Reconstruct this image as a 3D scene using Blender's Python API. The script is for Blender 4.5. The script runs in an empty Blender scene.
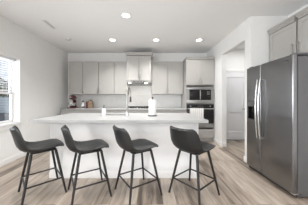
import bpy, bmesh, math, random
from mathutils import Vector, Matrix
random.seed(7)
S = bpy.context.scene
COL = S.collection
PI = math.pi

# ------------------------------------------------------------------ camera
H = 1.2
cam_d = bpy.data.cameras.new('camera'); cam = bpy.data.objects.new('camera', cam_d); COL.objects.link(cam)
cam.location = (0, 0, H); cam.rotation_euler = (PI/2, 0, 0)
cam_d.sensor_width = 36; cam_d.lens = 149/308*36
cam_d.shift_x = 4/308; cam_d.shift_y = -2.5/308
cam_d.clip_start = 0.05
S.camera = cam

# ------------------------------------------------------------------ world, light, exposure
w = bpy.data.worlds.new('world'); S.world = w; w.use_nodes = True
wn = w.node_tree.nodes; wl = w.node_tree.links
bg = wn['Background']
tc = wn.new('ShaderNodeTexCoord'); sp = wn.new('ShaderNodeSeparateXYZ'); rp = wn.new('ShaderNodeValToRGB')
wl.new(tc.outputs['Generated'], sp.inputs[0]); wl.new(sp.outputs['Z'], rp.inputs[0])
rp.color_ramp.elements[0].position = 0.0; rp.color_ramp.elements[0].color = (0.80, 0.88, 1.0, 1)
rp.color_ramp.elements[1].position = 0.7; rp.color_ramp.elements[1].color = (0.55, 0.74, 1.0, 1)
wl.new(rp.outputs[0], bg.inputs[0]); bg.inputs[1].default_value = 0.8

def area(name, loc, rot, sx, sy, power, col=(1, 1, 1), shape='RECTANGLE', spread=PI):
    l = bpy.data.lights.new(name, 'AREA'); l.shape = shape; l.size = sx; l.size_y = sy
    l.energy = power; l.color = col; l.spread = spread
    o = bpy.data.objects.new(name, l); COL.objects.link(o); o.location = loc; o.rotation_euler = rot
    return o
# soft frontal light added in an assumed rear opening, behind the camera
area('rear_fill', (-0.2, -4.35, 1.6), (PI/2, 0, 0), 4.4, 1.3, 80, (0.97, 0.985, 1.0))
# daylight through the left window
area('window_daylight', (-4.0, 2.2, 1.7), (0, -PI/2+0.15, 0), 1.7, 1.9, 170, (0.9, 0.95, 1.0))

# unseen fill added by the solid left wall, further back than the camera
area('side_fill', (-2.66, -1.6, 1.35), (0, -PI/2, 0), 1.9, 2.6, 150, (0.97, 0.985, 1.0))
LAMP_W, LAMP_C, LAMP_S = 17.0, (1.0, 0.99, 0.98), 2.0   # recessed ceiling lights
S.view_settings.view_transform = 'Standard'; S.view_settings.look = 'None'
S.view_settings.gamma = 1; S.view_settings.use_curve_mapping = False
S.view_settings.exposure = 0.02

# ------------------------------------------------------------------ materials
def mat(name, col, rough=0.5, metal=0.0, var=0.0, vscale=8.0, bump=0.0, bscale=60.0, stretch=None, coat=0.0, spec=0.5):
    m = bpy.data.materials.new(name); m.use_nodes = True
    nt = m.node_tree; n = nt.nodes; l = nt.links; b = n['Principled BSDF']
    b.inputs['Base Color'].default_value = (*col, 1); b.inputs['Roughness'].default_value = rough
    b.inputs['Metallic'].default_value = metal
    b.inputs['Coat Weight'].default_value = coat
    b.inputs['Specular IOR Level'].default_value = spec
    if var or bump:
        t = n.new('ShaderNodeTexCoord'); src = t.outputs['Object']
        if stretch:
            mp = n.new('ShaderNodeMapping'); mp.inputs['Scale'].default_value = stretch
            l.new(src, mp.inputs[0]); src = mp.outputs[0]
    if var:
        nz = n.new('ShaderNodeTexNoise'); nz.inputs['Scale'].default_value = vscale; nz.inputs['Detail'].default_value = 4
        l.new(src, nz.inputs['Vector'])
        r = n.new('ShaderNodeValToRGB')
        r.color_ramp.elements[0].position = 0.3; r.color_ramp.elements[1].position = 0.7
        r.color_ramp.elements[0].color = (*[c*(1-var) for c in col], 1)
        r.color_ramp.elements[1].color = (*[min(1, c*(1+var)) for c in col], 1)
        l.new(nz.outputs[0], r.inputs[0]); l.new(r.outputs[0], b.inputs['Base Color'])
    if bump:
        nb = n.new('ShaderNodeTexNoise'); nb.inputs['Scale'].default_value = bscale
        l.new(src, nb.inputs['Vector'])
        bp = n.new('ShaderNodeBump'); bp.inputs['Strength'].default_value = bump; bp.inputs['Distance'].default_value = 0.01
        l.new(nb.outputs[0], bp.inputs['Height']); l.new(bp.outputs[0], b.inputs['Normal'])
    return m

def emit(name, col, s):
    m = bpy.data.materials.new(name); m.use_nodes = True
    b = m.node_tree.nodes['Principled BSDF']
    b.inputs['Base Color'].default_value = (*col, 1)
    b.inputs['Emission Color'].default_value = (*col, 1); b.inputs['Emission Strength'].default_value = s
    return m

M = {}
M['wall'] = mat('wall_paint', (0.79, 0.788, 0.778), 0.8, var=0.01, bump=0.02, bscale=250)
M['ceil'] = mat('ceiling_paint', (0.87, 0.87, 0.868), 0.85, bump=0.02, bscale=200)
M['trim'] = mat('white_trim_paint', (0.82, 0.81, 0.80), 0.4, var=0.01)
M['door'] = mat('white_door_paint', (0.78, 0.785, 0.80), 0.45, var=0.01)
M['cab'] = mat('greige_cabinet_paint', (0.41, 0.397, 0.377), 0.42, var=0.012, vscale=5)
M['cabin'] = mat('cabinet_dark_gap', (0.10, 0.095, 0.09), 0.8, var=0.02)
M['nickel'] = mat('brushed_nickel', (0.33, 0.325, 0.315), 0.33, 1.0, var=0.04, vscale=30)
M['chrome'] = mat('chrome_steel', (0.62, 0.62, 0.61), 0.22, 1.0, var=0.02)
M['steelf'] = mat('fridge_stainless', (0.25, 0.25, 0.255), 0.27, 1.0, var=0.035, vscale=6, stretch=(1, 1, 14))
_n = M['steelf'].node_tree.nodes; _b = _n['Principled BSDF']; _t = _n.new('ShaderNodeTangent'); _t.direction_type = 'RADIAL'; _t.axis = 'Z'
M['steelf'].node_tree.links.new(_t.outputs[0], _b.inputs['Tangent']); _b.inputs['Anisotropic'].default_value = 0.75
M['steelo'] = mat('oven_stainless', (0.36, 0.355, 0.345), 0.33, 1.0, var=0.03, vscale=9, stretch=(1, 1, 10))
M['fbody'] = mat('fridge_side_grey', (0.105, 0.105, 0.108), 0.5, var=0.04, bump=0.03, bscale=300)
M['gasket'] = mat('dark_gasket', (0.03, 0.03, 0.032), 0.6, var=0.05)
M['niche'] = mat('black_niche_plastic', (0.006, 0.006, 0.006), 0.5, var=0.05, spec=0.2)
M['glassb'] = mat('black_glass', (0.016, 0.015, 0.015), 0.12, var=0.05, spec=0.2)
M['plastb'] = mat('black_plastic', (0.018, 0.018, 0.019), 0.38, var=0.05)
M['iron'] = mat('cast_iron', (0.02, 0.02, 0.02), 0.6, var=0.1, bump=0.1, bscale=180)
M['leather'] = mat('charcoal_leather', (0.0135, 0.0138, 0.014), 0.42, var=0.10, vscale=14, bump=0.10, bscale=130, spec=0.4)
M['piping'] = mat('black_piping', (0.02, 0.02, 0.02), 0.45, var=0.05)
M['legm'] = mat('black_powder_steel', (0.009, 0.0085, 0.0085), 0.42, var=0.06)
M['island'] = mat('white_island_paint', (0.87, 0.87, 0.868), 0.42, var=0.01)
M['paper'] = mat('white_paper_towel', (0.74, 0.735, 0.725), 0.9, bump=0.12, bscale=90)
M['white'] = mat('white_ceramic', (0.74, 0.74, 0.73), 0.25, var=0.01)
M['red'] = mat('red_enamel', (0.075, 0.004, 0.008), 0.25, var=0.05, coat=0.6)
M['redtin'] = mat('red_tin', (0.14, 0.02, 0.02), 0.4, var=0.05)
M['tan'] = mat('tan_bamboo', (0.27, 0.20, 0.13), 0.55, var=0.12, vscale=6, stretch=(8, 8, 1))
M['slat'] = mat('white_blind', (0.83, 0.83, 0.84), 0.5, var=0.01)
M['fence'] = mat('white_fence_paint', (0.86, 0.87, 0.89), 0.5, var=0.01)
M['bark'] = mat('dark_bark', (0.06, 0.05, 0.045), 0.9, var=0.2, bump=0.3, bscale=30)
M['leaf'] = mat('hedge_leaf', (0.085, 0.11, 0.022), 0.7, var=0.55, vscale=5)
M['asph'] = mat('dark_grey_shingle', (0.085, 0.085, 0.09), 0.85, var=0.3, vscale=3, stretch=(1, 1, 4))
M['lawn'] = mat('lawn_green', (0.12, 0.17, 0.05), 0.9, var=0.3, vscale=2)
M['lens'] = emit('downlight_lens', (1.0, 0.96, 0.9), 9.0)
M['hoodlens'] = emit('hood_lamp_lens', (1.0, 0.93, 0.82), 12.0)

def stone(name, base, vein, amount, scale):
    m = bpy.data.materials.new(name); m.use_nodes = True
    nt = m.node_tree; n = nt.nodes; l = nt.links; b = n['Principled BSDF']
    t = n.new('ShaderNodeTexCoord')
    wv = n.new('ShaderNodeTexNoise'); wv.inputs['Scale'].default_value = scale; wv.inputs['Detail'].default_value = 6
    wv.inputs['Distortion'].default_value = 1.4
    l.new(t.outputs['Object'], wv.inputs['Vector'])
    r = n.new('ShaderNodeValToRGB'); e = r.color_ramp.elements
    e[0].position = 0.46; e[0].color = (*base, 1); e[1].position = 0.56; e[1].color = (*base, 1)
    k = e.new(0.51); k.color = (*[a*(1-amount)+v*amount for a, v in zip(base, vein)], 1)
    l.new(wv.outputs[0], r.inputs[0]); l.new(r.outputs[0], b.inputs['Base Color'])
    b.inputs['Roughness'].default_value = 0.35; b.inputs['Specular IOR Level'].default_value = 0.22
    return m
M['quartz'] = stone('white_quartz', (0.40, 0.40, 0.397), (0.32, 0.32, 0.315), 0.35, 2.5)
M['splash'] = stone('marble_backsplash', (0.74, 0.735, 0.72), (0.50, 0.50, 0.50), 0.2, 1.6)

def plank_floor():
    m = bpy.data.materials.new('oak_vinyl_planks'); m.use_nodes = True
    nt = m.node_tree; n = nt.nodes; l = nt.links; b = n['Principled BSDF']
    t = n.new('ShaderNodeTexCoord')
    mp = n.new('ShaderNodeMapping'); mp.inputs['Rotation'].default_value = (0, 0, PI/2)
    l.new(t.outputs['Object'], mp.inputs[0])
    br = n.new('ShaderNodeTexBrick')
    br.offset = 0.37; br.inputs['Scale'].default_value = 1.0
    br.inputs['Brick Width'].default_value = 1.25; br.inputs['Row Height'].default_value = 0.155
    br.inputs['Mortar Size'].default_value = 0.0022; br.inputs['Mortar Smooth'].default_value = 0.2
    br.inputs['Color1'].default_value = (0, 0, 0, 1); br.inputs['Color2'].default_value = (1, 1, 1, 1)
    br.inputs['Mortar'].default_value = (0.5, 0.5, 0.5, 1)
    l.new(mp.outputs[0], br.inputs['Vector'])
    g = n.new('ShaderNodeMapping'); g.inputs['Scale'].default_value = (9, 0.9, 1)
    l.new(t.outputs['Object'], g.inputs[0])
    # shift the grain from plank to plank
    ad = n.new('ShaderNodeVectorMath'); ad.operation = 'MULTIPLY_ADD'
    ad.inputs[1].default_value = (7, 13, 0)
    l.new(br.outputs['Color'], ad.inputs[0]); l.new(g.outputs[0], ad.inputs[2])
    nz = n.new('ShaderNodeTexNoise'); nz.inputs['Scale'].default_value = 1.6; nz.inputs['Detail'].default_value = 7
    nz.inputs['Roughness'].default_value = 0.62; nz.inputs['Distortion'].default_value = 0.7
    l.new(ad.outputs[0], nz.inputs['Vector'])
    mx = n.new('ShaderNodeMath'); mx.operation = 'MULTIPLY_ADD'; mx.inputs[1].default_value = 0.30
    l.new(br.outputs['Color'], mx.inputs[0])
    sc = n.new('ShaderNodeMath'); sc.operation = 'MULTIPLY'; sc.inputs[1].default_value = 0.78
    l.new(nz.outputs[0], sc.inputs[0]); l.new(sc.outputs[0], mx.inputs[2])
    r = n.new('ShaderNodeValToRGB'); e = r.color_ramp.elements
    e[0].position = 0.33; e[0].color = (0.10, 0.076, 0.058, 1)
    e[1].position = 0.76; e[1].color = (0.50, 0.435, 0.37, 1)
    k = e.new(0.52); k.color = (0.32, 0.262, 0.212, 1)
    l.new(mx.outputs[0], r.inputs[0])
    mm = n.new('ShaderNodeMix'); mm.data_type = 'RGBA'
    mm.inputs['B'].default_value = (0.22, 0.18, 0.15, 1)
    l.new(br.outputs['Fac'], mm.inputs['Factor']); l.new(r.outputs[0], mm.inputs['A'])
    l.new(mm.outputs['Result'], b.inputs['Base Color'])
    b.inputs['Roughness'].default_value = 0.42
    bp = n.new('ShaderNodeBump'); bp.inputs['Strength'].default_value = 0.15; bp.inputs['Distance'].default_value = 0.004
    l.new(nz.outputs[0], bp.inputs['Height']); l.new(bp.outputs[0], b.inputs['Normal'])
    return m
M['floor'] = plank_floor()

def striped(name, base, stripe, scale, axis):
    m = bpy.data.materials.new(name); m.use_nodes = True
    nt = m.node_tree; n = nt.nodes; l = nt.links; b = n['Principled BSDF']
    t = n.new('ShaderNodeTexCoord'); wv = n.new('ShaderNodeTexWave')
    wv.wave_type = 'BANDS'; wv.bands_direction = axis; wv.inputs['Scale'].default_value = scale
    wv.inputs['Distortion'].default_value = 0.15
    l.new(t.outputs['Object'], wv.inputs['Vector'])
    r = n.new('ShaderNodeValToRGB'); r.color_ramp.elements[0].color = (*stripe, 1); r.color_ramp.elements[1].color = (*base, 1)
    r.color_ramp.elements[0].position = 0.12; r.color_ramp.elements[1].position = 0.3
    l.new(wv.outputs[0], r.inputs[0]); l.new(r.outputs[0], b.inputs['Base Color']); b.inputs['Roughness'].default_value = 0.85
    return m
M['towel'] = striped('white_striped_cloth', (0.80, 0.79, 0.77), (0.52, 0.51, 0.50), 5.5, 'X')
M['siding'] = striped('pale_lap_siding', (0.80, 0.80, 0.80), (0.50, 0.50, 0.52), 1.6, 'Z')

def glass_mat():
    m = bpy.data.materials.new('window_glass'); m.use_nodes = True
    nt = m.node_tree; n = nt.nodes; l = nt.links
    for x in list(n): n.remove(x)
    out = n.new('ShaderNodeOutputMaterial'); tr = n.new('ShaderNodeBsdfTransparent'); gl = n.new('ShaderNodeBsdfGlossy')
    gl.inputs['Roughness'].default_value = 0.02
    fr = n.new('ShaderNodeFresnel'); fr.inputs[0].default_value = 1.35
    mx = n.new('ShaderNodeMixShader')
    l.new(fr.outputs[0], mx.inputs[0]); l.new(tr.outputs[0], mx.inputs[1]); l.new(gl.outputs[0], mx.inputs[2]); l.new(mx.outputs[0], out.inputs[0])
    return m
M['glass'] = glass_mat()

# ------------------------------------------------------------------ mesh helpers
def box(bm, x0, x1, y0, y1, z0, z1, bev=0.0, seg=2):
    vs = [bm.verts.new((x, y, z)) for x in (x0, x1) for y in (y0, y1) for z in (z0, z1)]
    F = [(0, 1, 3, 2), (4, 6, 7, 5), (0, 4, 5, 1), (2, 3, 7, 6), (0, 2, 6, 4), (1, 5, 7, 3)]
    fs = [bm.faces.new([vs[i] for i in f]) for f in F]
    if bev:
        es = list({e for f in fs for e in f.edges})
        bmesh.ops.bevel(bm, geom=es, offset=bev, segments=seg, affect='EDGES', profile=0.5)
    return bm

def rings(bm, rs, closed_ends=True):
    vr = [[bm.verts.new(p) for p in r] for r in rs]
    n = len(vr[0])
    for a, b in zip(vr, vr[1:]):
        for i in range(n):
            j = (i+1) % n
            bm.faces.new((a[i], a[j], b[j], b[i]))
    if closed_ends:
        bm.faces.new(list(reversed(vr[0]))); bm.faces.new(vr[-1])
    return bm

def tube(bm, pts, rad, seg=12):
    pts = [Vector(p) for p in pts]
    if not isinstance(rad, (list, tuple)): rad = [rad]*len(pts)
    up = None; rs = []
    for i, p in enumerate(pts):
        d = (pts[min(i+1, len(pts)-1)] - pts[max(i-1, 0)]).normalized()
        if up is None:
            up = Vector((0, 0, 1)) if abs(d.z) < 0.9 else Vector((1, 0, 0))
        s = d.cross(up).normalized(); u = s.cross(d).normalized(); up = u
        rs.append([p + (s*math.cos(2*PI*k/seg) + u*math.sin(2*PI*k/seg))*rad[i] for k in range(seg)])
    return rings(bm, rs)

def lathe(bm, prof, cx=0, cy=0, cz=0, seg=28):
    rs = [[Vector((cx + r*math.cos(2*PI*k/seg), cy + r*math.sin(2*PI*k/seg), cz + z)) for k in range(seg)] for r, z in prof]
    return rings(bm, rs)

def obj(name, bm, m, parent=None, at=None, angle=35):
    """link bm as one mesh; at = world origin (for top-level) ; children are given in parent's local frame"""
    bmesh.ops.recalc_face_normals(bm, faces=bm.faces)
    if at is not None:
        bmesh.ops.translate(bm, vec=-Vector(at), verts=bm.verts)
    me = bpy.data.meshes.new(name); bm.to_mesh(me); bm.free()
    for p in me.polygons: p.use_smooth = True
    me.set_sharp_from_angle(angle=math.radians(angle))
    me.materials.append(M[m] if isinstance(m, str) else m)
    o = bpy.data.objects.new(name, me); COL.objects.link(o)
    if at is not None: o.location = at
    if parent is not None: o.parent = parent
    return o

def tag(o, label, cat, group=None):
    o['label'] = label; o['category'] = cat
    if group: o['group'] = group
    return o
def thing(name, label, cat, loc=(0, 0, 0), rotz=0, group=None):
    o = bpy.data.objects.new(name, None); COL.objects.link(o); o.empty_display_size = 0.1
    o.location = loc; o.rotation_euler = (0, 0, rotz)
    return tag(o, label, cat, group)
def struct(name, bm, m, parent=None):
    o = obj(name, bm, m, parent)
    if parent is None: o['kind'] = 'structure'
    return o
def B(): return bmesh.new()
def dup(root, loc, rotz, label, group=None):
    r = root.copy(); COL.objects.link(r); r.location = loc; r.rotation_euler = (0, 0, rotz); r['label'] = label
    if group: r['group'] = group
    for ch in list(root.children):
        c = ch.copy(); COL.objects.link(c); c.parent = r
        for g in list(ch.children):
            d = g.copy(); COL.objects.link(d); d.parent = c
    return r

# ------------------------------------------------------------------ room shell
XL, XR, YB, YR, ZC = -2.70, 2.52, 4.89, -4.4, 2.74
XP = 1.85      # wall beside the tall oven cabinet, with the hall opening
YS = 2.73      # wall that closes the fridge recess
struct('floor', box(B(), XL-0.2, 4.4, YR-0.2, 5.1, -0.1, 0), 'floor')
struct('ceiling', box(B(), XL-0.2, 4.4, YR-0.2, 5.1, ZC, ZC+0.1), 'ceil')
# left wall with window opening
WY0, WY1, WZ0, WZ1 = 1.95, 3.10, 0.735, 2.055
WT = 0.22
bm = B()
box(bm, XL-WT, XL, YR-0.2, WY0, 0, ZC); box(bm, XL-WT, XL, WY1, 5.1, 0, ZC)
box(bm, XL-WT, XL, WY0, WY1, 0, WZ0); box(bm, XL-WT, XL, WY0, WY1, WZ1, ZC)
struct('wall_left', bm, 'wall')
struct('wall_back', box(B(), XL, 1.97, YB, YB+0.15, 0, ZC), 'wall')
# wall with the hall opening (faces the island)
OY0, OY1, OZ = 2.91, 3.83, 2.37
bm = B()
box(bm, XP, XP+0.115, OY1, YB, 0, ZC); box(bm, XP, XP+0.115, YS, OY0, 0, ZC); box(bm, XP, XP+0.115, OY0, OY1, OZ, ZC)
struct('wall_pantry', bm, 'wall')
struct('wall_recess', box(B(), XP+0.115, 4.2, YS, YS+0.115, 0, ZC), 'wall')
struct('wall_right', box(B(), XR, XR+0.12, YR-0.2, YS, 0, ZC), 'wall')
struct('wall_hall', box(B(), XP+0.115, 4.2, 4.5, 4.62, 0, ZC), 'wall')
struct('wall_hall_end', box(B(), 4.2, 4.3, YS, 4.62, 0, ZC), 'wall')
# rear wall behind the camera, with an assumed opening for the added rear light
bm = B()
box(bm, XL, -2.45, YR-0.12, YR, 0, ZC); box(bm, 2.05, XR, YR-0.12, YR, 0, ZC); box(bm, -2.45, 2.05, YR-0.12, YR, 2.3, ZC)
struct('wall_rear', bm, 'wall')
# baseboards
struct('baseboard_left', box(B(), XL, XL+0.014, YR, 4.28, 0, 0.105, 0.004), 'trim')
bm = B()
box(bm, XP-0.014, XP, OY1-0.014, 4.25, 0, 0.105, 0.004); box(bm, XP, XP+0.115, OY1-0.014, OY1, 0, 0.105, 0.004)
struct('baseboard_pantry', bm, 'trim')
bm = B()
box(bm, XP-0.014, XP, YS-0.014, OY0+0.014, 0, 0.105, 0.004); box(bm, XP, XR, YS-0.014, YS, 0, 0.105, 0.004)
struct('baseboard_recess', bm, 'trim')

# window ----------------------------------------------------------
win = thing('window_1', 'white double hung window in the left wall beside the first bar stool', 'window'); win['kind'] = 'structure'
bm = B()
box(bm, XL-WT+0.005, XL-0.001, WY1-0.008, WY1-0.0005, WZ0, WZ1); box(bm, XL-WT+0.005, XL-0.001, WY0+0.0005, WY0+0.008, WZ0, WZ1)
box(bm, XL-WT+0.005, XL-0.001, WY0+0.009, WY1-0.009, WZ1-0.008, WZ1-0.0005)
obj('jamb', bm, 'trim', win)
obj('sill', box(B(), XL+0.0005, XL+0.03, WY0+0.001, WY1+0.004, WZ0-0.026, WZ0-0.0005, 0.004), 'trim', win)
obj('apron', box(B(), XL+0.0005, XL+0.016, WY0+0.004, WY1-0.001, WZ0-0.115, WZ0-0.0265, 0.003), 'trim', win)
MR = 1.33
def sash(name, xo, z0, z1):
    bm = B(); t = 0.042; x0, x1 = xo, xo+0.03; y0, y1 = WY0+0.009, WY1-0.009
    box(bm, x0, x1, y0, y0+t, z0, z1, 0.003); box(bm, x0, x1, y1-0.03, y1, z0, z1, 0.003)
    box(bm, x0, x1, y0+t, y1-0.03, z0, z0+t, 0.003); box(bm, x0, x1, y0+t, y1-0.03, z1-t, z1, 0.003)
    o = obj(name, bm, 'trim', win)
    obj('pane', box(B(), x0+0.012, x0+0.016, y0+t-0.004, y1-0.026, z0+t-0.004, z1-t+0.004), 'glass', o)
    return o
obj('stool', box(B(), XL-WT+0.005, XL+0.0004, WY0+0.009, WY1-0.009, WZ0-0.0004, WZ0+0.014, 0.002), 'trim', win)
sash('upper_sash', XL-0.205, MR-0.01, WZ1-0.009)
sash('lower_sash', XL-0.17, WZ0+0.015, MR+0.03)

# hall door -------------------------------------------------------
dr = thing('door_1', 'white two panel door at the back of the small hall', 'door', (2.56, 4.5, 0)); dr['kind'] = 'structure'
def panel_slab(bm, x0, x1, y0, y1, z0, z1, rails, stile, rec):
    """slab with recessed panels; front at y0; rails = list of (z0,z1) solid bands"""
    box(bm, x0, x0+stile, y0, y1, z0, z1, 0.002, 1); box(bm, x1-stile, x1, y0, y1, z0, z1, 0.002, 1)
    for a, b in rails: box(bm, x0+stile, x1-stile, y0, y1, a, b, 0.002, 1)
    for (a, b), (c, d) in zip(rails, rails[1:]):
        box(bm, x0+stile, x1-stile, y0+rec, y1, b, c)
bm = B()
panel_slab(bm, -0.35, 0.35, -0.03, -0.003, 0.012, 2.03, [(0.012, 0.24), (0.83, 1.05), (1.88, 2.03)], 0.12, 0.018)
slab = obj('door_slab', bm, 'door', dr)
bm = B()
tube(bm, [(0.285, -0.03, 0.93), (0.285, -0.075, 0.93)], 0.012); tube(bm, [(0.295, -0.075, 0.93), (0.18, -0.078, 0.93)], 0.009)
lathe(bm, [(0.028, -0.005), (0.028, 0.005)], 0.285, 0, 0)
for v in bm.verts[-56:]:
    x, y, z = v.co; v.co = (x, -0.034 + z, 0.93 + y)
obj('lever_handle', bm, 'nickel', slab)
bm = B()
box(bm, -0.455, -0.36, -0.02, -0.002, 0, 2.13, 0.003); box(bm, 0.36, 0.455, -0.02, -0.002, 0, 2.13, 0.003); box(bm, -0.36, 0.36, -0.02, -0.002, 2.04, 2.13, 0.003)
obj('casing', bm, 'trim', dr)
obj('threshold', box(B(), -0.36, 0.36, -0.05, -0.002, 0.0, 0.009), 'gasket', dr)

# backsplash
sp_ = obj('backsplash', box(B(), -2.55, 1.02, YB-0.012, YB-0.001, 0.951, 1.373), 'splash')
tag(sp_, 'pale grey veined stone backsplash slab on the back wall under the upper cabinets', 'backsplash')

# ------------------------------------------------------------------ cabinets
def pull(bm, x, y, z0, z1):
    tube(bm, [(x, y-0.03, z0), (x, y-0.03, z1)], 0.0075, 10)
    for z in (z0+0.02, z1-0.02): tube(bm, [(x, y, z), (x, y-0.03, z)], 0.005, 8)
def pullh(bm, x0, x1, y, z):
    tube(bm, [(x0, y-0.03, z), (x1, y-0.03, z)], 0.0062, 10)
    for x in (x0+0.02, x1-0.02): tube(bm, [(x, y, z), (x, y-0.03, z)], 0.005, 8)
def shaker(parent, x0, x1, z0, z1, handle=None, name='door', st=0.058):
    """shaker front on y in [-0.02, -0.001]"""
    bm = B()
    panel_slab(bm, x0, x1, -0.020, -0.001, z0, z1, [(z0, z0+st), (z1-st, z1)], st, 0.009)
    d = obj(name, bm, 'cab', parent)
    if handle:
        b = B()
        if handle[0] == 'h': pullh(b, handle[1], handle[2], -0.02, handle[3])
        else: pull(b, handle[1], -0.02, handle[2], handle[3])
        obj('handle', b, 'nickel', d)
    return d
def carcass(parent, wd, d, z0, z1, toe=0.0):
    bm = B()
    if toe:
        box(bm, 0, wd, 0, d, z0+toe, z1); box(bm, 0, wd, 0.06, d, z0, z0+toe)
    else: box(bm, 0, wd, 0.035, d, z0, z1, 0.0015, 1); box(bm, 0.03, wd-0.03, 0, 0.034, z1-0.03, z1-0.001); box(bm, 0.03, wd-0.03, 0, 0.034, z0+0.001, z0+0.03)
    return obj('body', bm, 'cab', parent)
def crown(parent, x0, x1, d, z0, z1, out):
    bm = B()
    # three stepped mouldings
    h = (z1-z0)/3
    for k in range(3):
        o = out*(k+1)/3
        box(bm, x0-o, x1+o, -0.02-o, d, z0+h*k, z0+h*(k+1), 0.002, 1)
    return obj('crown_moulding', bm, 'cab', parent)
def upper(x0, x1, yf, z0, z1, label, doors, top=0.03, hz=(0.04, 0.17), crown_args=None, group='upper cabinets on the back wall'):
    wd = x1-x0; d = YB-yf
    t = thing('upper_cabinet', label, 'cabinet', (x0, yf, z0), 0, group)
    h = z1-z0
    carcass(t, wd, d-0.002, 0, h-0.001)
    g = 0.006
    if doors == 1:   # handle side given in hz[2]
        hx = wd-0.03 if hz[2] == 'r' else 0.03
        shaker(t, g, wd-g, g, h-top, ('v', hx, hz[0], hz[1]) )
    else:
        m = wd/2
        shaker(t, g, m-g, g, h-top, ('v', m-0.028, hz[0], hz[1]))
        shaker(t, m+g, wd-g, g, h-top, ('v', m+0.028, hz[0], hz[1]))
    if crown_args: crown(t, 0, wd, d-0.003, *crown_args)
    return t
YU = 4.58
upper(-2.525, -2.062, YU, 1.375, 2.385, 'narrow greige wall cabinet nearest the left wall, above the stand mixer', 1, hz=(0.04, 0.17, 'r'), crown_args=None)
upper(-2.059, -1.097, YU, 1.375, 2.385, 'wide greige two door wall cabinet left of the range hood', 2)
upper(-1.094, -0.697, YU, 1.375, 2.385, 'narrow greige wall cabinet touching the left side of the hood cabinet', 1, hz=(0.04, 0.17, 'r'))
upper(0.047, 1.022, YU, 1.375, 2.385, 'wide greige two door wall cabinet between hood cabinet and oven tower', 2)
upper(-0.692, 0.042, 4.40, 1.775, 2.60, 'high two door greige cabinet reaching above its neighbours, over the range hood', 2, top=0.10, hz=(0.035, 0.17), crown_args=(0.742, 0.823, 0.035))

# fridge-top cabinets on the right wall (they face left)
def fridge_cab(ya, yb, label):
    wd = ya-yb
    t = thing('upper_cabinet', label, 'cabinet', (2.19, ya, 1.86), -PI/2, 'cabinets above the fridge')
    h = 2.47-1.86
    carcass(t, wd, XR-2.19-0.002, 0, h-0.09)
    return t, wd, h
t, wd, h = fridge_cab(2.722, 2.208, 'greige cabinet above the fridge, nearer the hall opening')
shaker(t, 0.02, wd-0.012, 0.004, h-0.095, ('v', wd-0.045, 0.04, 0.19))
crown(t, 0.036, wd-0.037, 0.30, h-0.089, h, 0.035)
t, wd, h = fridge_cab(2.203, 1.60, 'greige cabinet above the fridge, cut by the right edge of the photo')
shaker(t, 0.012, wd-0.003, 0.004, h-0.095, ('v', 0.045, 0.04, 0.19))
crown(t, 0.036, wd-0.037, 0.30, h-0.089, h, 0.035)

# base cabinets along the back wall
YF = 4.28
def base(x0, x1, label, nd):
    wd = x1-x0
    t = thing('base_cabinet', label, 'cabinet', (x0, YF, 0), 0, 'base cabinets along the back wall')
    carcass(t, wd, YB-YF-0.002, 0, 0.908, 0.1)
    g = 0.003
    if nd == 1:
        shaker(t, g, wd-g, 0.74, 0.89, ('h', wd/2-0.06, wd/2+0.06, 0.815), 'drawer', 0.035)
        shaker(t, g, wd-g, 0.115, 0.735, ('v', wd-0.03, 0.57, 0.70))
    else:
        m = wd/2
        shaker(t, g, m-g/2, 0.74, 0.89, ('h', m/2-0.06, m/2+0.06, 0.815), 'drawer', 0.035)
        shaker(t, m+g/2, wd-g, 0.74, 0.89, ('h', m*1.5-0.06, m*1.5+0.06, 0.815), 'drawer', 0.035)
        shaker(t, g, m-g/2, 0.115, 0.735, ('v', m-0.03, 0.57, 0.70))
        shaker(t, m+g/2, wd-g, 0.115, 0.735, ('v', m+0.03, 0.57, 0.70))
base(-2.54, -2.062, 'greige base cabinet at the left end of the back counter, under the stand mixer', 1)
base(-2.060, -1.097, 'greige base cabinet behind the white bottle on the island', 2)
base(-1.095, -0.710, 'greige base cabinet just left of the cooktop', 1)
base(-0.708, 0.052, 'greige base cabinet under the black cooktop', 2)
base(0.054, 1.022, 'greige base cabinet between cooktop and oven tower', 2)
wt = obj('worktop', box(B(), -2.56, 1.026, 4.245, YB-0.001, 0.910, 0.950, 0.004), 'quartz', at=(-0.77, 4.57, 0.91))
tag(wt, 'white stone worktop along the back wall carrying the mixer and cooktop', 'countertop')

# cooktop
t = thing('cooktop', 'black gas cooktop set into the back counter under the hood', 'cooktop', (-0.325, 4.55, 0.95))
obj('tray', box(B(), -0.375, 0.375, -0.24, 0.24, 0.0005, 0.012, 0.004), 'steelo', t)
for k in range(3):
    cx = -0.245 + 0.245*k; bm = B()
    for y in (-0.19, 0.0, 0.19): box(bm, cx-0.115, cx+0.115, y-0.007, y+0.007, 0.036, 0.052, 0.002, 1)
    for x in (-0.108, -0.036, 0.036, 0.108): box(bm, cx+x-0.007, cx+x+0.007, -0.19, 0.19, 0.036, 0.051, 0.002, 1)
    for x in (-0.108, 0.108):
        for y in (-0.19, 0.19): box(bm, cx+x-0.008, cx+x+0.008, y-0.008, y+0.008, 0.0125, 0.045, 0.002, 1)
    obj('grate', bm, 'iron', t)
    for y in ((-0.10, 0.10) if k != 1 else (0.02,)):
        obj('burner', lathe(B(), [(0.045, 0.0122), (0.045, 0.022), (0.03, 0.024), (0.03, 0.031), (0.01, 0.033)], cx, y, 0), 'iron', t)
for k in range(5):
    obj('knob', lathe(B(), [(0.018, 0.0125), (0.017, 0.033), (0.014, 0.036)], -0.16+0.08*k, -0.216, 0, 16), 'plastb', t)

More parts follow.
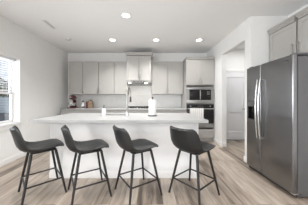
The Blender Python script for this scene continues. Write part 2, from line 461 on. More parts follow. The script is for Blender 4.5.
# range hood
t = thing('range_hood', 'slim stainless range hood with two lamps under the centre cabinet', 'range hood', (-0.325, 4.89, 1.672))
bm = B()
x0, x1, yf, yb = -0.36, 0.36, -0.53, -0.014
vs = [[(x0, yf, 0.03), (x0, yf+0.015, 0.098), (x0, yb, 0.098), (x0, yb, 0.0), (x0, yf+0.06, 0.0)],
      [(x1, yf, 0.03), (x1, yf+0.015, 0.098), (x1, yb, 0.098), (x1, yb, 0.0), (x1, yf+0.06, 0.0)]]
rings(bm, [[Vector(p) for p in r] for r in vs])
body = obj('hood_body', bm, 'steelo', t)
obj('control_strip', box(B(), -0.17, 0.17, yf-0.004, yf+0.012, 0.045, 0.08, 0.002), 'gasket', t)
for k in range(5):
    obj('button', box(B(), -0.12+0.055*k, -0.095+0.055*k, yf-0.007, yf-0.003, 0.054, 0.071, 0.001), 'chrome', t)
for k in (-0.1, 0.1):
    b = B()
    for j in range(9): box(b, k-0.09, k+0.09, -0.40+0.035*j, -0.385+0.035*j, -0.004, -0.0005)
    obj('filter', b, 'nickel', t)
for x in (-0.27, 0.21):
    b = box(B(), x-0.04, x+0.04, -0.527, -0.500, 0.020, 0.046, 0.004)
    obj('lamp', b, 'hoodlens', t)

# oven tower ---------------------------------------------------------
TX0, TX1 = 1.03, 1.838
tw = thing('oven_tower', 'tall greige cabinet housing microwave and wall oven beside the hall opening', 'cabinet', (TX0, YF, 0))
W = TX1-TX0; D = YB-YF-0.002
bm = B()
box(bm, 0, 0.022, 0, D, 0.1, 2.36); box(bm, W-0.022, W, 0, D, 0.1, 2.36); box(bm, 0.022, W-0.022, D-0.015, D, 0.1, 2.36)
for z in (0.1, 0.39, 1.075, 1.60, 2.34): box(bm, 0.022, W-0.022, 0.0 if z in (0.1, 2.34) else 0.06, D-0.015, z, z+0.018)
box(bm, 0, W, 0.06, D, 0, 0.1)
obj('body', bm, 'cab', tw)
shaker(tw, 0.004, W/2-0.002, 1.635, 2.345, ('v', W/2-0.03, 1.67, 1.80))
shaker(tw, W/2+0.002, W-0.004, 1.635, 2.345, ('v', W/2+0.03, 1.67, 1.80))
shaker(tw, 0.004, W-0.004, 0.115, 0.365, ('h', W/2-0.08, W/2+0.08, 0.20), 'drawer')
crown(tw, 0.03, W-0.03, D-0.001, 2.3605, 2.425, 0.028)

mw = thing('microwave', 'stainless built-in microwave with dark window above the wall oven', 'microwave', (1.434, YF-0.001, 1.094))
obj('case', box(B(), -0.37, 0.37, 0.002, 0.45, 0.003, 0.48), 'plastb', mw)
bm = B()
box(bm, -0.392, 0.392, -0.028, -0.001, 0.005, 0.105, 0.003); box(bm, -0.392, 0.392, -0.028, -0.001, 0.405, 0.475, 0.003)
box(bm, -0.392, -0.31, -0.028, -0.001, 0.105, 0.405); box(bm, 0.31, 0.392, -0.028, -0.001, 0.105, 0.405)
obj('trim_frame', bm, 'steelo', mw)
d = obj('door', box(B(), -0.308, -0.0, -0.024, -0.002, 0.107, 0.403, 0.002), 'glassb', mw)
obj('handle', tube(B(), [(0.0, -0.032, 0.12), (0.0, -0.032, 0.39)], 0.012, 10), 'nickel', d)
p = obj('control_panel', box(B(), 0.012, 0.308, -0.024, -0.002, 0.107, 0.403, 0.002), 'glassb', mw)
for r in range(3):
    for c in range(2):
        obj('button', box(B(), 0.20+0.04*c, 0.225+0.04*c, -0.0255, -0.0235, 0.26+0.035*r, 0.278+0.035*r), 'nickel', p)

ov = thing('wall_oven', 'stainless and black glass wall oven with a towel on its handle', 'oven', (1.434, YF-0.001, 0.41))
obj('case', box(B(), -0.37, 0.37, 0.004, 0.55, 0.002, 0.655), 'plastb', ov)
obj('lower_trim', box(B(), -0.385, 0.385, -0.025, -0.001, 0.002, 0.115, 0.003), 'steelo', ov)
d = obj('door', box(B(), -0.385, 0.385, -0.032, -0.001, 0.12, 0.565, 0.004), 'glassb', ov)
bm = B(); tube(bm, [(-0.375, -0.075, 0.54), (0.375, -0.075, 0.54)], 0.014, 12)
for x in (-0.33, 0.33): tube(bm, [(x, -0.075, 0.54), (x, -0.03, 0.54)], 0.009, 8)
obj('handle', bm, 'chrome', d)
p = obj('control_panel', box(B(), -0.385, 0.385, -0.03, -0.001, 0.57, 0.66, 0.003), 'glassb', ov)
obj('display', box(B(), -0.09, 0.09, -0.0315, -0.0295, 0.60, 0.635), 'gasket', p)
for x in (-0.28, 0.28):
    b = B(); tube(b, [(x, -0.03, 0.615), (x, -0.055, 0.615)], 0.018, 14); obj('knob', b, 'steelo', p)

# dish towel over the oven handle
bm = B()
n = 28; rows = []
path = [(-0.114, 0.20), (-0.1125, 0.35), (-0.111, 0.5), (-0.105, 0.55), (-0.09, 0.5585), (-0.0755, 0.5595), (-0.060, 0.556), (-0.050, 0.54), (-0.047, 0.40), (-0.046, 0.30)]
for sgn in (0,):
    for y, z in path:
        rows.append([(-0.305 + 0.375*k/n, y - (0.006*math.sin(k*1.25) if z < 0.5 and y < -0.09 else 0.0), z) for k in range(n+1)])
vr = [[bm.verts.new(p) for p in r] for r in rows]
for a, b in zip(vr, vr[1:]):
    for k in range(n): bm.faces.new((a[k], a[k+1], b[k+1], b[k]))
bmesh.ops.recalc_face_normals(bm, faces=bm.faces)
bmesh.ops.solidify(bm, geom=bm.faces, thickness=0.003)
tl = obj('dish_towel', bm, 'towel'); tl.location = (1.434, YF-0.001, 0.41)
tag(tl, 'white striped dish towel hanging over the oven handle', 'towel')

# ------------------------------------------------------------------ island
isl = thing('kitchen_island', 'long white kitchen island base behind the four bar stools', 'island', (-0.40, 2.29, 0))
ix0, ix1, iy1 = -1.54+0.40, 0.745+0.40, 0.92
bm = B(); box(bm, ix0, ix1, 0, 0.02, 0, 0.866, 0.002, 1)
obj('front_panel', bm, 'island', isl)
for xx in (ix0, ix1-0.02): obj('end_panel', box(B(), xx, xx+0.02, 0.0205, iy1-0.0005, 0, 0.866, 0.002, 1), 'island', isl)
bm = B(); box(bm, ix0+0.0205, ix1-0.0205, iy1-0.04, iy1-0.02, 0.1, 0.866); box(bm, ix0+0.0205, ix1-0.0205, 0.0205, iy1-0.08, 0.08, 0.1)
obj('back_panel', bm, 'island', isl)
for k in range(4):
    a = ix0+0.02+k*(ix1-ix0-0.04)/4; b_ = a+(ix1-ix0-0.04)/4
    dd = B(); box(dd, a+0.003, b_-0.003, iy1-0.0195, iy1-0.001, 0.115, 0.86, 0.002, 1)
    o = obj('door', dd, 'island', isl)
    hb = B(); tube(hb, [(b_-0.04, iy1+0.03, 0.62), (b_-0.04, iy1+0.03, 0.75)], 0.006, 8)
    for z in (0.64, 0.73): tube(hb, [(b_-0.04, iy1, z), (b_-0.04, iy1+0.03, z)], 0.005, 8)
    obj('handle', hb, 'nickel', o)
bm = B(); box(bm, ix0-0.008, ix1+0.008, -0.008, -0.0005, 0, 0.095, 0.004)
box(bm, ix0-0.008, ix0-0.0005, 0, iy1, 0, 0.095, 0.004); box(bm, ix1+0.0005, ix1+0.008, 0, iy1, 0, 0.095, 0.004)
obj('baseboard', bm, 'trim', isl)
# worktop with sink cut-out
SX0, SX1, SY0, SY1 = -0.96, -0.45, 2.78, 3.13
def slab_hole(x0, x1, y0, y1, z0, z1, hx0, hx1, hy0, hy1):
    bm = B(); xs = (x0, hx0, hx1, x1); ys = (y0, hy0, hy1, y1)
    V = {(i, j, k): bm.verts.new((xs[i], ys[j], (z0, z1)[k])) for i in range(4) for j in range(4) for k in range(2)}
    for i in range(3):
        for j in range(3):
            if (i, j) == (1, 1): continue
            for k in range(2): bm.faces.new([V[i, j, k], V[i+1, j, k], V[i+1, j+1, k], V[i, j+1, k]])
    def q(a, b): bm.faces.new([V[a[0], a[1], 0], V[b[0], b[1], 0], V[b[0], b[1], 1], V[a[0], a[1], 1]])
    for i in range(3):
        q((i, 0), (i+1, 0)); q((i, 3), (i+1, 3)); q((0, i), (0, i+1)); q((3, i), (3, i+1))
    q((1, 1), (2, 1)); q((1, 2), (2, 2)); q((1, 1), (1, 2)); q((2, 1), (2, 2))
    bmesh.ops.recalc_face_normals(bm, faces=bm.faces)
    es = [e for e in bm.edges if len(e.link_faces) == 2 and e.calc_face_angle() > 0.5]
    bmesh.ops.bevel(bm, geom=es, offset=0.004, segments=2, affect='EDGES')
    return bm
it = obj('island_worktop', slab_hole(-1.735, 0.838, 2.13, 3.30, 0.867, 0.912, SX0, SX1, SY0, SY1), 'quartz', at=(-0.45, 2.7, 0.867))
tag(it, 'long white stone worktop on the kitchen island, holding faucet and paper towels', 'countertop')
# sink under the cut-out
t = thing('kitchen_sink', 'stainless undermount sink in the island worktop beside the faucet', 'sink', (-0.705, 2.955, 0.65))
hx, hy = 0.262, 0.182; bm = B()
box(bm, -hx, -hx+0.004, -hy, hy, 0, 0.216); box(bm, hx-0.004, hx, -hy, hy, 0, 0.216)
box(bm, -hx+0.004, hx-0.004, -hy, -hy+0.004, 0, 0.216); box(bm, -hx+0.004, hx-0.004, hy-0.004, hy, 0, 0.216); box(bm, -hx+0.004, hx-0.004, -hy+0.004, hy-0.004, 0, 0.004)
obj('basin', bm, 'steelo', t)
obj('drain', lathe(B(), [(0.045, 0.0045), (0.045, 0.008), (0.03, 0.007)], 0, 0, 0), 'chrome', t)
# faucet
t = thing('kitchen_faucet', 'tall brushed gooseneck faucet with black spray head on the island', 'faucet', (-0.405, 2.655, 0.912))
obj('base', lathe(B(), [(0.030, 0.0005), (0.030, 0.008), (0.023, 0.014), (0.021, 0.075), (0.0175, 0.082)]), 'chrome', t)
pts = [(0, 0, 0.08), (0, 0, 0.42)]
r = 0.10
for k in range(1, 13):
    a = PI*k/12; pts.append((0.006*k/12*5, r - r*math.cos(a), 0.42 + r*math.sin(a)))
pts.append((0.032, 2*r, 0.36))
obj('spout', tube(B(), pts, 0.0125, 14), 'nickel', t)
obj('spray_head', tube(B(), [(0.032, 2*r, 0.355), (0.033, 2*r, 0.31), (0.033, 2*r, 0.25)], [0.015, 0.018, 0.021], 14), 'plastb', t)
bm = B(); tube(bm, [(-0.02, 0, 0.055), (-0.045, 0, 0.06)], 0.009, 10); tube(bm, [(-0.042, 0, 0.058), (-0.085, -0.01, 0.085)], [0.007, 0.005], 10)
obj('lever', bm, 'chrome', t)
# soap bottle
t = thing('soap_bottle', 'white pump soap bottle standing on the island left of the faucet', 'bottle', (-0.835, 2.70, 0.912))
obj('bottle_body', lathe(B(), [(0.030, 0.0005), (0.036, 0.006), (0.037, 0.09), (0.034, 0.115), (0.015, 0.132), (0.013, 0.14)]), 'white', t)
bm = B(); lathe(bm, [(0.014, 0.1405), (0.014, 0.152), (0.005, 0.154), (0.005, 0.178), (0.010, 0.179), (0.010, 0.190)], seg=14); tube(bm, [(0, 0, 0.186), (0.02, -0.036, 0.184)], 0.005, 8)
obj('pump', bm, 'gasket', t)
# paper towel holder and roll
t = thing('paper_towel_holder', 'black paper towel stand on the island carrying a white roll', 'paper towel holder', (0.045, 2.70, 0.912))
obj('base', lathe(B(), [(0.086, 0.0005), (0.088, 0.004), (0.086, 0.012), (0.02, 0.014)]), 'plastb', t)
obj('rod', lathe(B(), [(0.006, 0.0141), (0.006, 0.315)], seg=12), 'plastb', t)
obj('finial', lathe(B(), [(0.006, 0.3151), (0.015, 0.322), (0.0165, 0.333), (0.013, 0.344), (0.004, 0.348)], seg=16), 'plastb', t)
bm = B(); seg = 40
prof = [(0.02, 0.016), (0.066, 0.016), (0.068, 0.020), (0.068, 0.290), (0.066, 0.294), (0.02, 0.294)]
vr = [[bm.verts.new((rr*math.cos(2*PI*k/seg), rr*math.sin(2*PI*k/seg), z)) for k in range(seg)] for rr, z in prof]
vr.append(vr[0])
for a, b in zip(vr, vr[1:]):
    for k in range(seg): bm.faces.new((a[k], a[(k+1) % seg], b[(k+1) % seg], b[k]))
ro = obj('paper_towel_roll', bm, 'paper'); ro.location = (0.045, 2.70, 0.912)
tag(ro, 'white paper towel roll on the black stand on the island', 'paper towel')

# ------------------------------------------------------------------ counter items by the left wall
CZ = 0.9505
t = thing('stand_mixer', 'dark red stand mixer with steel bowl on the left end of the back counter', 'stand mixer', (-2.33, 4.52, CZ))
bm = B()
box(bm, -0.105, 0.105, -0.16, 0.14, 0.0, 0.035, 0.014, 3)
obj('base', bm, 'red', t)
bm = B()
rs = []
for z, hw, y0, y1 in [(0.0355, 0.062, 0.03, 0.13), (0.10, 0.050, 0.045, 0.125), (0.20, 0.045, 0.05, 0.125), (0.255, 0.052, 0.03, 0.135)]:
    rs.append([Vector((hw*math.copysign(abs(math.cos(a))**0.6, math.cos(a)), (y0+y1)/2+(y1-y0)/2*math.copysign(abs(math.sin(a))**0.6, math.sin(a)), z)) for a in [2*PI*k/20 for k in range(20)]])
rings(bm, rs); obj('column', bm, 'red', t)
bm = B(); rs = []
for y, rx, rz, cz in [(-0.175, 0.022, 0.028, 0.325), (-0.165, 0.045, 0.052, 0.325), (-0.12, 0.060, 0.068, 0.327), (0.0, 0.066, 0.072, 0.330), (0.10, 0.062, 0.068, 0.326), (0.145, 0.045, 0.05, 0.32), (0.155, 0.02, 0.02, 0.32)]:
    rs.append([Vector((rx*math.cos(2*PI*k/24), y, cz+rz*math.sin(2*PI*k/24))) for k in range(24)])
rings(bm, rs); hd = obj('head', bm, 'red', t)
b = B(); tube(b, [(0, -0.174, 0.335), (0, -0.188, 0.335)], [0.026, 0.022], 16); obj('hub_cap', b, 'chrome', hd)
b = B(); tube(b, [(0.067, -0.02, 0.32), (0.085, -0.02, 0.32)], 0.012, 10); obj('knob', b, 'plastb', hd)
obj('beater', lathe(B(), [(0.01, 0.10), (0.035, 0.12), (0.03, 0.18), (0.012, 0.21), (0.012, 0.262)], 0, -0.08, 0, 16), 'chrome', t)
bm = B(); seg = 28
prof = [(0.05, 0.0355), (0.055, 0.045), (0.085, 0.07), (0.103, 0.11), (0.108, 0.165), (0.112, 0.168), (0.104, 0.168), (0.099, 0.11), (0.08, 0.075), (0.05, 0.05)]
rings(bm, [[Vector((rr*math.cos(2*PI*k/seg), -0.065+rr*math.sin(2*PI*k/seg), z)) for k in range(seg)] for rr, z in prof])
bw = obj('bowl', bm, 'chrome', t)
t = thing('oil_bottle', 'small white bottle with black cap on the back counter beside the mixer', 'bottle', (-2.05, 4.56, CZ))
obj('bottle_body', lathe(B(), [(0.040, 0.0), (0.044, 0.005), (0.044, 0.11), (0.040, 0.135), (0.02, 0.165), (0.018, 0.178)]), 'white', t)
obj('label_band', lathe(B(), [(0.0448, 0.012), (0.0448, 0.055)]), 'plastb', t)
obj('cap', lathe(B(), [(0.021, 0.1785), (0.021, 0.225), (0.018, 0.23)], seg=16), 'plastb', t)
t = thing('canister', 'slim red canister with grey lid on the back counter against the tan block', 'canister', (-1.925, 4.57, CZ))
obj('tin_body', lathe(B(), [(0.036, 0.0), (0.038, 0.004), (0.038, 0.20), (0.036, 0.204)]), 'redtin', t)
obj('lid', lathe(B(), [(0.039, 0.2045), (0.039, 0.232), (0.034, 0.237)]), 'nickel', t)
t = thing('knife_block', 'tan wooden knife block with dark handles on the back counter', 'knife block', (-1.825, 4.58, CZ))
bm = B()
rings(bm, [[Vector(p) for p in [(x, -0.07, 0), (x, 0.09, 0), (x, 0.09, 0.20), (x, 0.02, 0.225), (x, -0.07, 0.17)]] for x in (-0.052, 0.052)])
obj('block', bm, 'tan', t)
for k in range(4):
    b = B(); x = -0.036+0.024*k; tube(b, [(x, 0.03, 0.222), (x, 0.012, 0.262)], 0.008, 8); obj('knife_handle', b, 'plastb', t)

# ------------------------------------------------------------------ fridge (faces left)
FX, FY0, FY1 = 1.72, 1.80, 2.67
fr = thing('refrigerator', 'large stainless side by side refrigerator with dispenser on the right', 'refrigerator', (FX, FY1, 0), -PI/2)
# local: x along -Y (0..0.87), y = depth from the door face
FW = FY1-FY0
bm = B(); box(bm, 0.004, FW-0.004, 0.073, 0.75, 0.03, 1.735, 0.004)
obj('cabinet_body', bm, 'fbody', fr)
obj('base_grille', box(B(), 0.01, FW-0.01, 0.045, 0.0725, 0.012, 0.058, 0.003), 'gasket', fr)
for x in (0.05, FW-0.05):
    for y in (0.15, 0.70): obj('foot', lathe(B(), [(0.02, 0.0), (0.022, 0.005), (0.015, 0.0295)], x, y, 0, 14), 'plastb', fr)
def fdoor(name, x0, x1, m='steelf', hole=None):
    """door with a gently crowned front and rounded long edges; hole = (hx0,hx1,hz0,hz1)"""
    bm = B(); z0, z1 = 0.066, 1.752; d = 0.058
    def yf(x):
        u = (x-x0)/(x1-x0)
        e = min(u, 1-u)*(x1-x0)
        rr = 0.012
        y = 0.010*(2*u-1)**2
        if e < rr: y += rr - math.sqrt(max(0, rr*rr-(rr-e)**2))
        return y
    xs = [x0, x0+0.002, x0+0.005, x0+0.009, x0+0.014] + [x0+0.014+(x1-x0-0.028)*k/10 for k in range(1, 10)] + [x1-0.014, x1-0.009, x1-0.005, x1-0.002, x1]
    zs = [z0, z1]
    if hole:
        xs = sorted(xs+[hole[0], hole[1]]); zs = [z0, hole[2], hole[3], z1]
    V = [[bm.verts.new((x, yf(x), z)) for x in xs] for z in zs]
    for j in range(len(zs)-1):
        for i in range(len(xs)-1):
            if hole and j == 1 and xs[i] >= hole[0]-1e-6 and xs[i+1] <= hole[1]+1e-6: continue
            bm.faces.new((V[j][i], V[j][i+1], V[j+1][i+1], V[j+1][i]))
    # back, sides, top, bottom
    bl = [bm.verts.new((x, d, z0)) for x in xs]; bt = [bm.verts.new((x, d, z1)) for x in xs]
    for i in range(len(xs)-1):
        bm.faces.new((bl[i], bl[i+1], bt[i+1], bt[i]))
        bm.faces.new((V[0][i], bl[i], bl[i+1], V[0][i+1])); bm.faces.new((V[-1][i], V[-1][i+1], bt[i+1], bt[i]))
    for i, col in ((0, [r[0] for r in V]), (-1, [r[-1] for r in V])):
        bm.faces.new(col + [bt[i], bl[i]])
    return obj(name, bm, m, fr)
SEAM = 0.34
hole = (0.06, 0.213, 0.875, 1.185)
d1 = fdoor('freezer_door', 0.002, SEAM-0.003, hole=hole)
d2 = fdoor('fridge_door', SEAM+0.003, FW-0.002)
# dispenser: a niche of its own
bm = B(); a, b_, c, d_ = hole; yb = 0.054
box(bm, a+0.0005, a+0.004, 0.0, yb, c, d_); box(bm, b_-0.004, b_-0.0005, 0.0, yb, c, d_); box(bm, a+0.004, b_-0.004, yb-0.004, yb, c, d_)
box(bm, a+0.004, b_-0.004, 0.0, yb-0.004, c+0.0005, c+0.006); box(bm, a+0.004, b_-0.004, 0.0, yb-0.004, d_-0.10, d_-0.0005)
ds = obj('water_dispenser', bm, 'niche', d1)
obj('control_strip', box(B(), a+0.006, b_-0.006, -0.004, -0.0003, d_-0.094, d_-0.008, 0.001), 'fbody', d1)
obj('dispenser_lever', box(B(), a+0.055, b_-0.055, 0.030, 0.038, c+0.12, c+0.20, 0.003), 'plastb', d1)
def handle(x, par):
    pts = []
    n = 20
    for k in range(n+1):
        u = k/n; pts.append((x, -0.020-0.032*math.sin(PI*u)**0.8, 0.60+0.92*u))
    b = tube(B(), pts, 0.012, 12)
    for u in (0, 1): tube(b, [(x, -0.026, 0.60+0.92*u+(0.012 if u == 0 else -0.012)), (x, 0.008, 0.60+0.92*u+(0.012 if u == 0 else -0.012))], 0.012, 10)
    obj('handle', b, 'chrome', par)
handle(SEAM-0.030, d1); handle(SEAM+0.030, d2)
bm = B(); box(bm, 0.012, SEAM-0.01, 0.0585, 0.0725, 0.08, 1.735); box(bm, SEAM+0.01, FW-0.012, 0.0585, 0.0725, 0.08, 1.735)
obj('door_gasket', bm, 'gasket', fr)
obj('badge', box(B(), FW-0.125, FW-0.06, 0.0015, 0.0065, 1.69, 1.702, 0.001), 'gasket', d2)
for x, nm in ((0.05, 'hinge_cover'), (FW-0.05, 'hinge_cover')):
    obj(nm, box(B(), x-0.04, x+0.04, 0.05, 0.20, 1.7525, 1.78, 0.006), 'fbody', fr)
obj('door_hinge', box(B(), FW-0.05, FW-0.004, 0.02, 0.115, 0.045, 0.062, 0.003), 'chrome', fr)

# ------------------------------------------------------------------ bar stools
def make_stool(label):
    t = thing('bar_stool', label, 'bar stool', (0, 0, 0), 0, 'charcoal bar stools along the island')
    # centre line profile (u = forward, z), half width, edge lift, edge wrap
    seatp = [(0.222, 0.596, 0.150, 0.0), (0.215, 0.617, 0.172, 0.001), (0.190, 0.631, 0.190, 0.003), (0.140, 0.633, 0.205, 0.006), (0.080, 0.625, 0.213, 0.010),
             (0.010, 0.614, 0.217, 0.017), (-0.06, 0.606, 0.219, 0.026), (-0.125, 0.608, 0.221, 0.036)]
    backp = [(-0.125, 0.608, 0.221, 0.036), (-0.172, 0.618, 0.222, 0.046), (-0.202, 0.640, 0.222, 0.053), (-0.221, 0.672, 0.221, 0.056), (-0.234, 0.715, 0.218, 0.056),
             (-0.245, 0.762, 0.211, 0.053), (-0.257, 0.808, 0.201, 0.048), (-0.267, 0.842, 0.189, 0.041), (-0.274, 0.862, 0.172, 0.034), (-0.277, 0.870, 0.155, 0.030)]
    allp = seatp + backp[1:]
    def normal(i):
        a = allp[max(i-1, 0)]; b = allp[min(i+1, len(allp)-1)]
        du, dz = b[0]-a[0], b[1]-a[1]; L = math.hypot(du, dz)
        return (dz/L, -du/L) if True else None   # points up on the seat, forward on the back
    N = 16
    def shell(i0, i1, th, name, close0, close1):
        bm = B(); top = []; bot = []
        for i in range(i0, i1+1):
            u, z, hw, lift = allp[i]; nu, nz = normal(i)
            rt = []; rb = []
            for k in range(N+1):
                s = -1+2*k/N; l = lift*abs(s)**2.6 - (0.008*(1-s*s) if 0 < i < len(seatp) else 0.0)*-1
                e = abs(s)**8*0.010
                tt = th*(1-0.55*abs(s)**6)
                rt.append(bm.verts.new((u+nu*(l-e), hw*s, z+nz*(l-e))))
                rb.append(bm.verts.new((u+nu*(l-tt+e*0.4), hw*s*0.985, z+nz*(l-tt+e*0.4))))
            top.append(rt); bot.append(rb)
        for g in (top, bot):
            for a, b in zip(g, g[1:]):
                for k in range(N): bm.faces.new((a[k], a[k+1], b[k+1], b[k]))
        for a, b, c, d in zip(top, top[1:], bot, bot[1:]):
            bm.faces.new((a[0], b[0], d[0], c[0])); bm.faces.new((a[N], b[N], d[N], c[N]))
        for a, c in ((top[0], bot[0]), (top[-1], bot[-1])):
            for k in range(N): bm.faces.new((a[k], a[k+1], c[k+1], c[k]))
        o = obj(name, bm, 'leather', t, angle=50)
        # piping that runs along the rim of this shell
        idx = range(i0, i1+1)
        return o
    ns = len(seatp)-1
    st = shell(0, ns, 0.047, 'seat', True, False)
    bk = shell(ns, len(allp)-1, 0.040, 'backrest', False, True)
    def rim(i0, i1, ends):
        def P(i, s):
            u, z, hw, lift = allp[i]; nu, nz = normal(i)
            l = lift - 0.014
            return (u+nu*l, hw*s*1.0, z+nz*l)
        def Q(i, s):
            u, z, hw, lift = allp[i]; nu, nz = normal(i)
            l = lift*abs(s)**2.6 - 0.014
            return (u+nu*l, hw*s, z+nz*l)
        left = [P(i, -1) for i in range(i0, i1+1)]; right = [P(i, 1) for i in range(i0, i1+1)]
        if ends == 'front': path = left[::-1] + [Q(0, -1+2*k/12) for k in range(1, 12)] + right
        else: path = left + [Q(i1, -1+2*k/12) for k in range(1, 12)] + right[::-1]
        return tube(B(), path, 0.0055, 8)
    obj('piping', rim(0, ns, 'front'), 'piping', st)
    obj('piping', rim(ns, len(allp)-1, 'top'), 'piping', bk)
    # frame plate under the seat
    bm = B(); box(bm, -0.135, 0.135, -0.135, 0.135, 0.552, 0.570, 0.004)
    obj('seat_frame', bm, 'legm', t)
    hf, ht, zt = 0.222, 0.125, 0.553
    def at(z, su, sv):
        k = z/zt; h = hf+(ht-hf)*k
        return Vector((su*h, sv*h, z))
    for su, sv in ((1, 1), (1, -1), (-1, 1), (-1, -1)):
        lg = obj('leg', tube(B(), [at(0.004, su, sv), at(0.15, su, sv), at(zt-0.002, su, sv)], [0.0115, 0.0138, 0.0165], 12), 'legm', t)
        obj('foot_cap', tube(B(), [at(0.0, su, sv), at(0.014, su, sv)], 0.0128, 12), 'plastb', lg)
    zf = 0.195
    for a, b in (((1, 1), (1, -1)), ((1, -1), (-1, -1)), ((-1, -1), (-1, 1)), ((-1, 1), (1, 1))):
        p, q = at(zf, *a), at(zf, *b); dd = (q-p).normalized()*0.012
        obj('footrest_bar', tube(B(), [p+dd, q-dd], 0.0095, 10), 'legm', t)
    return t
s0 = make_stool('charcoal leather bar stool nearest the window and left wall')
s0.location = (-1.405, 1.945, 0); s0.rotation_euler = (0, 0, math.radians(44))
G = 'charcoal bar stools along the island'
dup(s0, (-0.79, 1.93, 0), math.radians(32), 'charcoal leather bar stool second from the window', G)
dup(s0, (-0.16, 1.948, 0), math.radians(33), 'charcoal leather bar stool third from the window, second from the fridge', G)
dup(s0, (0.563, 1.912, 0), math.radians(40), 'charcoal leather bar stool nearest the fridge, at the right end of the island', G)

# ------------------------------------------------------------------ ceiling fixtures
def downlight(x, y, label, first=None, k=1.0):
    if first is not None:
        o = dup(first, (x, y, ZC), 0, label, 'recessed ceiling lights')
    else:
        o = thing('recessed_downlight', label, 'ceiling light', (x, y, ZC), 0, 'recessed ceiling lights')
        bm = B(); seg = 28
        prof = [(0.088, -0.0005), (0.086, -0.006), (0.066, -0.007), (0.064, -0.001)]
        rings(bm, [[Vector((r*math.cos(2*PI*k/seg), r*math.sin(2*PI*k/seg), z)) for k in range(seg)] for r, z in prof], False)
        obj('trim_ring', bm, 'trim', o)
        obj('lens', lathe(B(), [(0.063, -0.001), (0.063, -0.004)]), 'lens', o)
    area('downlight_glow', (x, y, ZC-0.012), (0, 0, 0), 0.12, 0.12, LAMP_W*k, LAMP_C, 'DISK', LAMP_S)
    return o
dl = downlight(-0.437, 2.71, 'round recessed ceiling light nearest the camera', None, 0.4)
downlight(-0.96, 3.82, 'round recessed ceiling light left of the range hood', dl)
downlight(0.154, 3.82, 'round recessed ceiling light just right of the range hood', dl)
downlight(1.256, 3.82, 'round recessed ceiling light in front of the oven tower', dl, 0.33)
for x, y, k in ((-1.55, 1.6, 1.0), (-0.44, 1.6, 0.4), (0.66, 1.6, 0.65), (-1.3, -0.6, 0.6), (0.7, -0.6, 0.6), (-1.3, -2.6, 1.0), (0.7, -2.6, 1.0)):   # unseen lamps added over the stools and behind the camera, without fixtures
    area('downlight_glow', (x, y, ZC-0.012), (0, 0, 0), 0.12, 0.12, LAMP_W*k, LAMP_C, 'DISK', 2.4)
for x in (-0.27, 0.21):
    area('hood_glow', (-0.325+x, 4.45, 1.66), (math.radians(10), 0, 0), 0.06, 0.04, 0.9, (1, 0.92, 0.8))

t = thing('air_vent', 'long white ceiling air vent near the left wall', 'vent', (-2.05, 3.04, ZC))
bm = B(); L, Wd = 0.18, 0.042
box(bm, -Wd, -Wd+0.014, -L, L, -0.008, -0.0005, 0.002, 1); box(bm, Wd-0.014, Wd, -L, L, -0.008, -0.0005, 0.002, 1)
box(bm, -Wd+0.014, Wd-0.014, -L, -L+0.014, -0.008, -0.0005, 0.002, 1); box(bm, -Wd+0.014, Wd-0.014, L-0.014, L, -0.008, -0.0005, 0.002, 1)
obj('frame', bm, 'trim', t)
obj('duct_opening', box(B(), -Wd+0.0145, Wd-0.0145, -L+0.0145, L-0.0145, -0.002, -0.0005), 'gasket', t)
bm = B()
for k in range(14):
    y = -L+0.028+k*(2*L-0.056)/13; box(bm, -Wd+0.015, Wd-0.015, y-0.005, y+0.004, -0.007, -0.0025)
obj('louver', bm, 'trim', t)
t = thing('smoke_detector', 'small round white smoke detector on the ceiling by the left wall', 'smoke detector', (-2.05, 3.75, ZC))
obj('base', lathe(B(), [(0.068, -0.0005), (0.068, -0.012), (0.06, -0.014)]), 'white', t)
obj('cover', lathe(B(), [(0.058, -0.0142), (0.056, -0.030), (0.03, -0.036)]), 'white', t)

area('hall_fill', (2.6, 3.7, ZC-0.012), (0, 0, 0), 0.12, 0.12, 13, LAMP_C, 'DISK')   # unseen lamp added to brighten the hall, without a fixture
# ------------------------------------------------------------------ blind on the upper half of the window
t = thing('window_blind', 'white horizontal slat blind lowered over the upper half of the left window', 'blind', (XL-0.105, (WY0+WY1)/2, WZ1-0.012))
hw = (WY1-WY0)/2-0.014
obj('headrail', box(B(), -0.026, 0.026, -hw, hw, -0.045, -0.001, 0.003), 'slat', t)
bm = B(); z = -0.075
while z > -0.63:
    vs = [(-0.024, z-0.001), (0.0, z+0.003), (0.024, z-0.001), (0.024, z-0.0032), (0.0, z+0.0005), (-0.024, z-0.0032)]
    rings(bm, [[Vector((x, y, zz)) for x, zz in vs] for y in (-hw+0.004, hw-0.004)]); z -= 0.043
obj('slats', bm, 'slat', t)
obj('bottom_rail', box(B(), -0.025, 0.025, -hw+0.002, hw-0.002, -0.665, -0.645, 0.003), 'slat', t)
bm = B()
for y in (-0.36, 0.36): tube(bm, [(0.0255, y, -0.046), (0.0255, y, -0.65)], 0.0012, 6)
obj('cord', bm, 'slat', t)
obj('wand', tube(B(), [(0.032, hw-0.06, -0.03), (0.034, hw-0.06, -0.42)], 0.004, 8), 'slat', t)

# ------------------------------------------------------------------ outside the window
g = struct('ground_outside', box(B(), -40, XL-0.2, -5, 45, -1.05, -0.85), 'lawn')
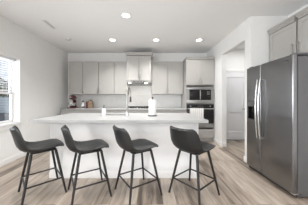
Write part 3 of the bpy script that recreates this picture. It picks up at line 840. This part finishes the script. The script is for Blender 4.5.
# low neighbour shed with a dark shingle roof just outside
t = thing('garden_shed', 'low shed with dark grey shingle roof and white boards outside the window', 'shed', (-8.0, 8.0, -0.85))
bm = B(); box(bm, -3.0, 1.6, -1.6, 1.6, 0.0, 0.55); obj('shed_wall', bm, 'siding', t)
bm = B(); rings(bm, [[Vector(p) for p in [(x, -2.2, 0.42), (x, -2.2, 0.50), (x, 1.7, 1.22), (x, 1.7, 1.14)]] for x in (-3.2, 2.2)]); obj('shed_roof', bm, 'asph', t)
t = thing('board_fence', 'tall white horizontal board fence outside the window', 'fence', (-11, 11, -0.85))
bm = B()
for k in range(11): box(bm, -9, 6, -0.02, 0.02, 0.05+0.2*k, 0.235+0.2*k, 0.004, 1)
obj('boards', bm, 'fence', t)
for k in range(7): obj('post', box(B(), -9+2.5*k-0.06, -9+2.5*k+0.06, 0.021, 0.14, 0, 2.3, 0.005, 1), 'slat', t)
# hedge behind
hd = thing('hedge', 'dense green hedge behind the fence outside the window', 'hedge', (-13, 13, -0.85))
bm = B(); rnd = random.Random(3)
for k in range(5200):
    x = rnd.uniform(-8, 7); y = rnd.gauss(0, 0.42); z = rnd.uniform(0.1, 3.15+0.3*math.sin(x*1.7)+0.15*math.sin(x*5.1))
    s = rnd.uniform(0.10, 0.2); a = Vector((rnd.gauss(0, 1), rnd.gauss(0, 1), rnd.gauss(0, 1))).normalized(); b = a.orthogonal().normalized(); c = a.cross(b)
    p = Vector((x, y, z)); bm.faces.new([bm.verts.new(p+b*s), bm.verts.new(p+c*s*0.5), bm.verts.new(p-b*s), bm.verts.new(p-c*s*0.5)])
obj('foliage', bm, 'leaf', hd)
bm = B()
for k in range(16): tube(bm, [(-7.5+k, 0, 0), (-7.4+k, 0.05, 1.2), (-7.5+k, 0, 2.7)], [0.06, 0.04, 0.015], 7)
obj('stems', bm, 'bark', hd)
# neighbour house with gable behind
t = thing('neighbour_house', 'pale sided gabled house beyond the hedge outside the window', 'house', (-19, 19, -0.85))
ang = PI/4
t.rotation_euler = (0, 0, PI/4)
bm = B(); rings(bm, [[Vector(p) for p in [(-5.5, y, 0), (1.5, y, 0), (1.5, y, 3.3), (-2.0, y, 6.2), (-5.5, y, 3.3)]] for y in (0, 8)])
obj('house_wall', bm, 'siding', t)
for s in (-1, 1):
    bm = B(); rings(bm, [[Vector(p) for p in [(-2.0, y, 6.25), (-2.0, y, 6.47), (-2.0+s*4.0, y, 3.14), (-2.0+s*4.0, y, 2.92)]] for y in (-0.4, 8.4)])
    obj('roof_slope', bm, 'asph', t)
bm = B(); box(bm, -2.6, -1.4, -0.05, -0.005, 3.6, 4.6, 0.01); wn_ = obj('gable_window', bm, 'slat', t)
obj('pane', box(B(), -2.5, -1.5, -0.06, -0.0505, 3.7, 4.5), 'glassb', wn_)
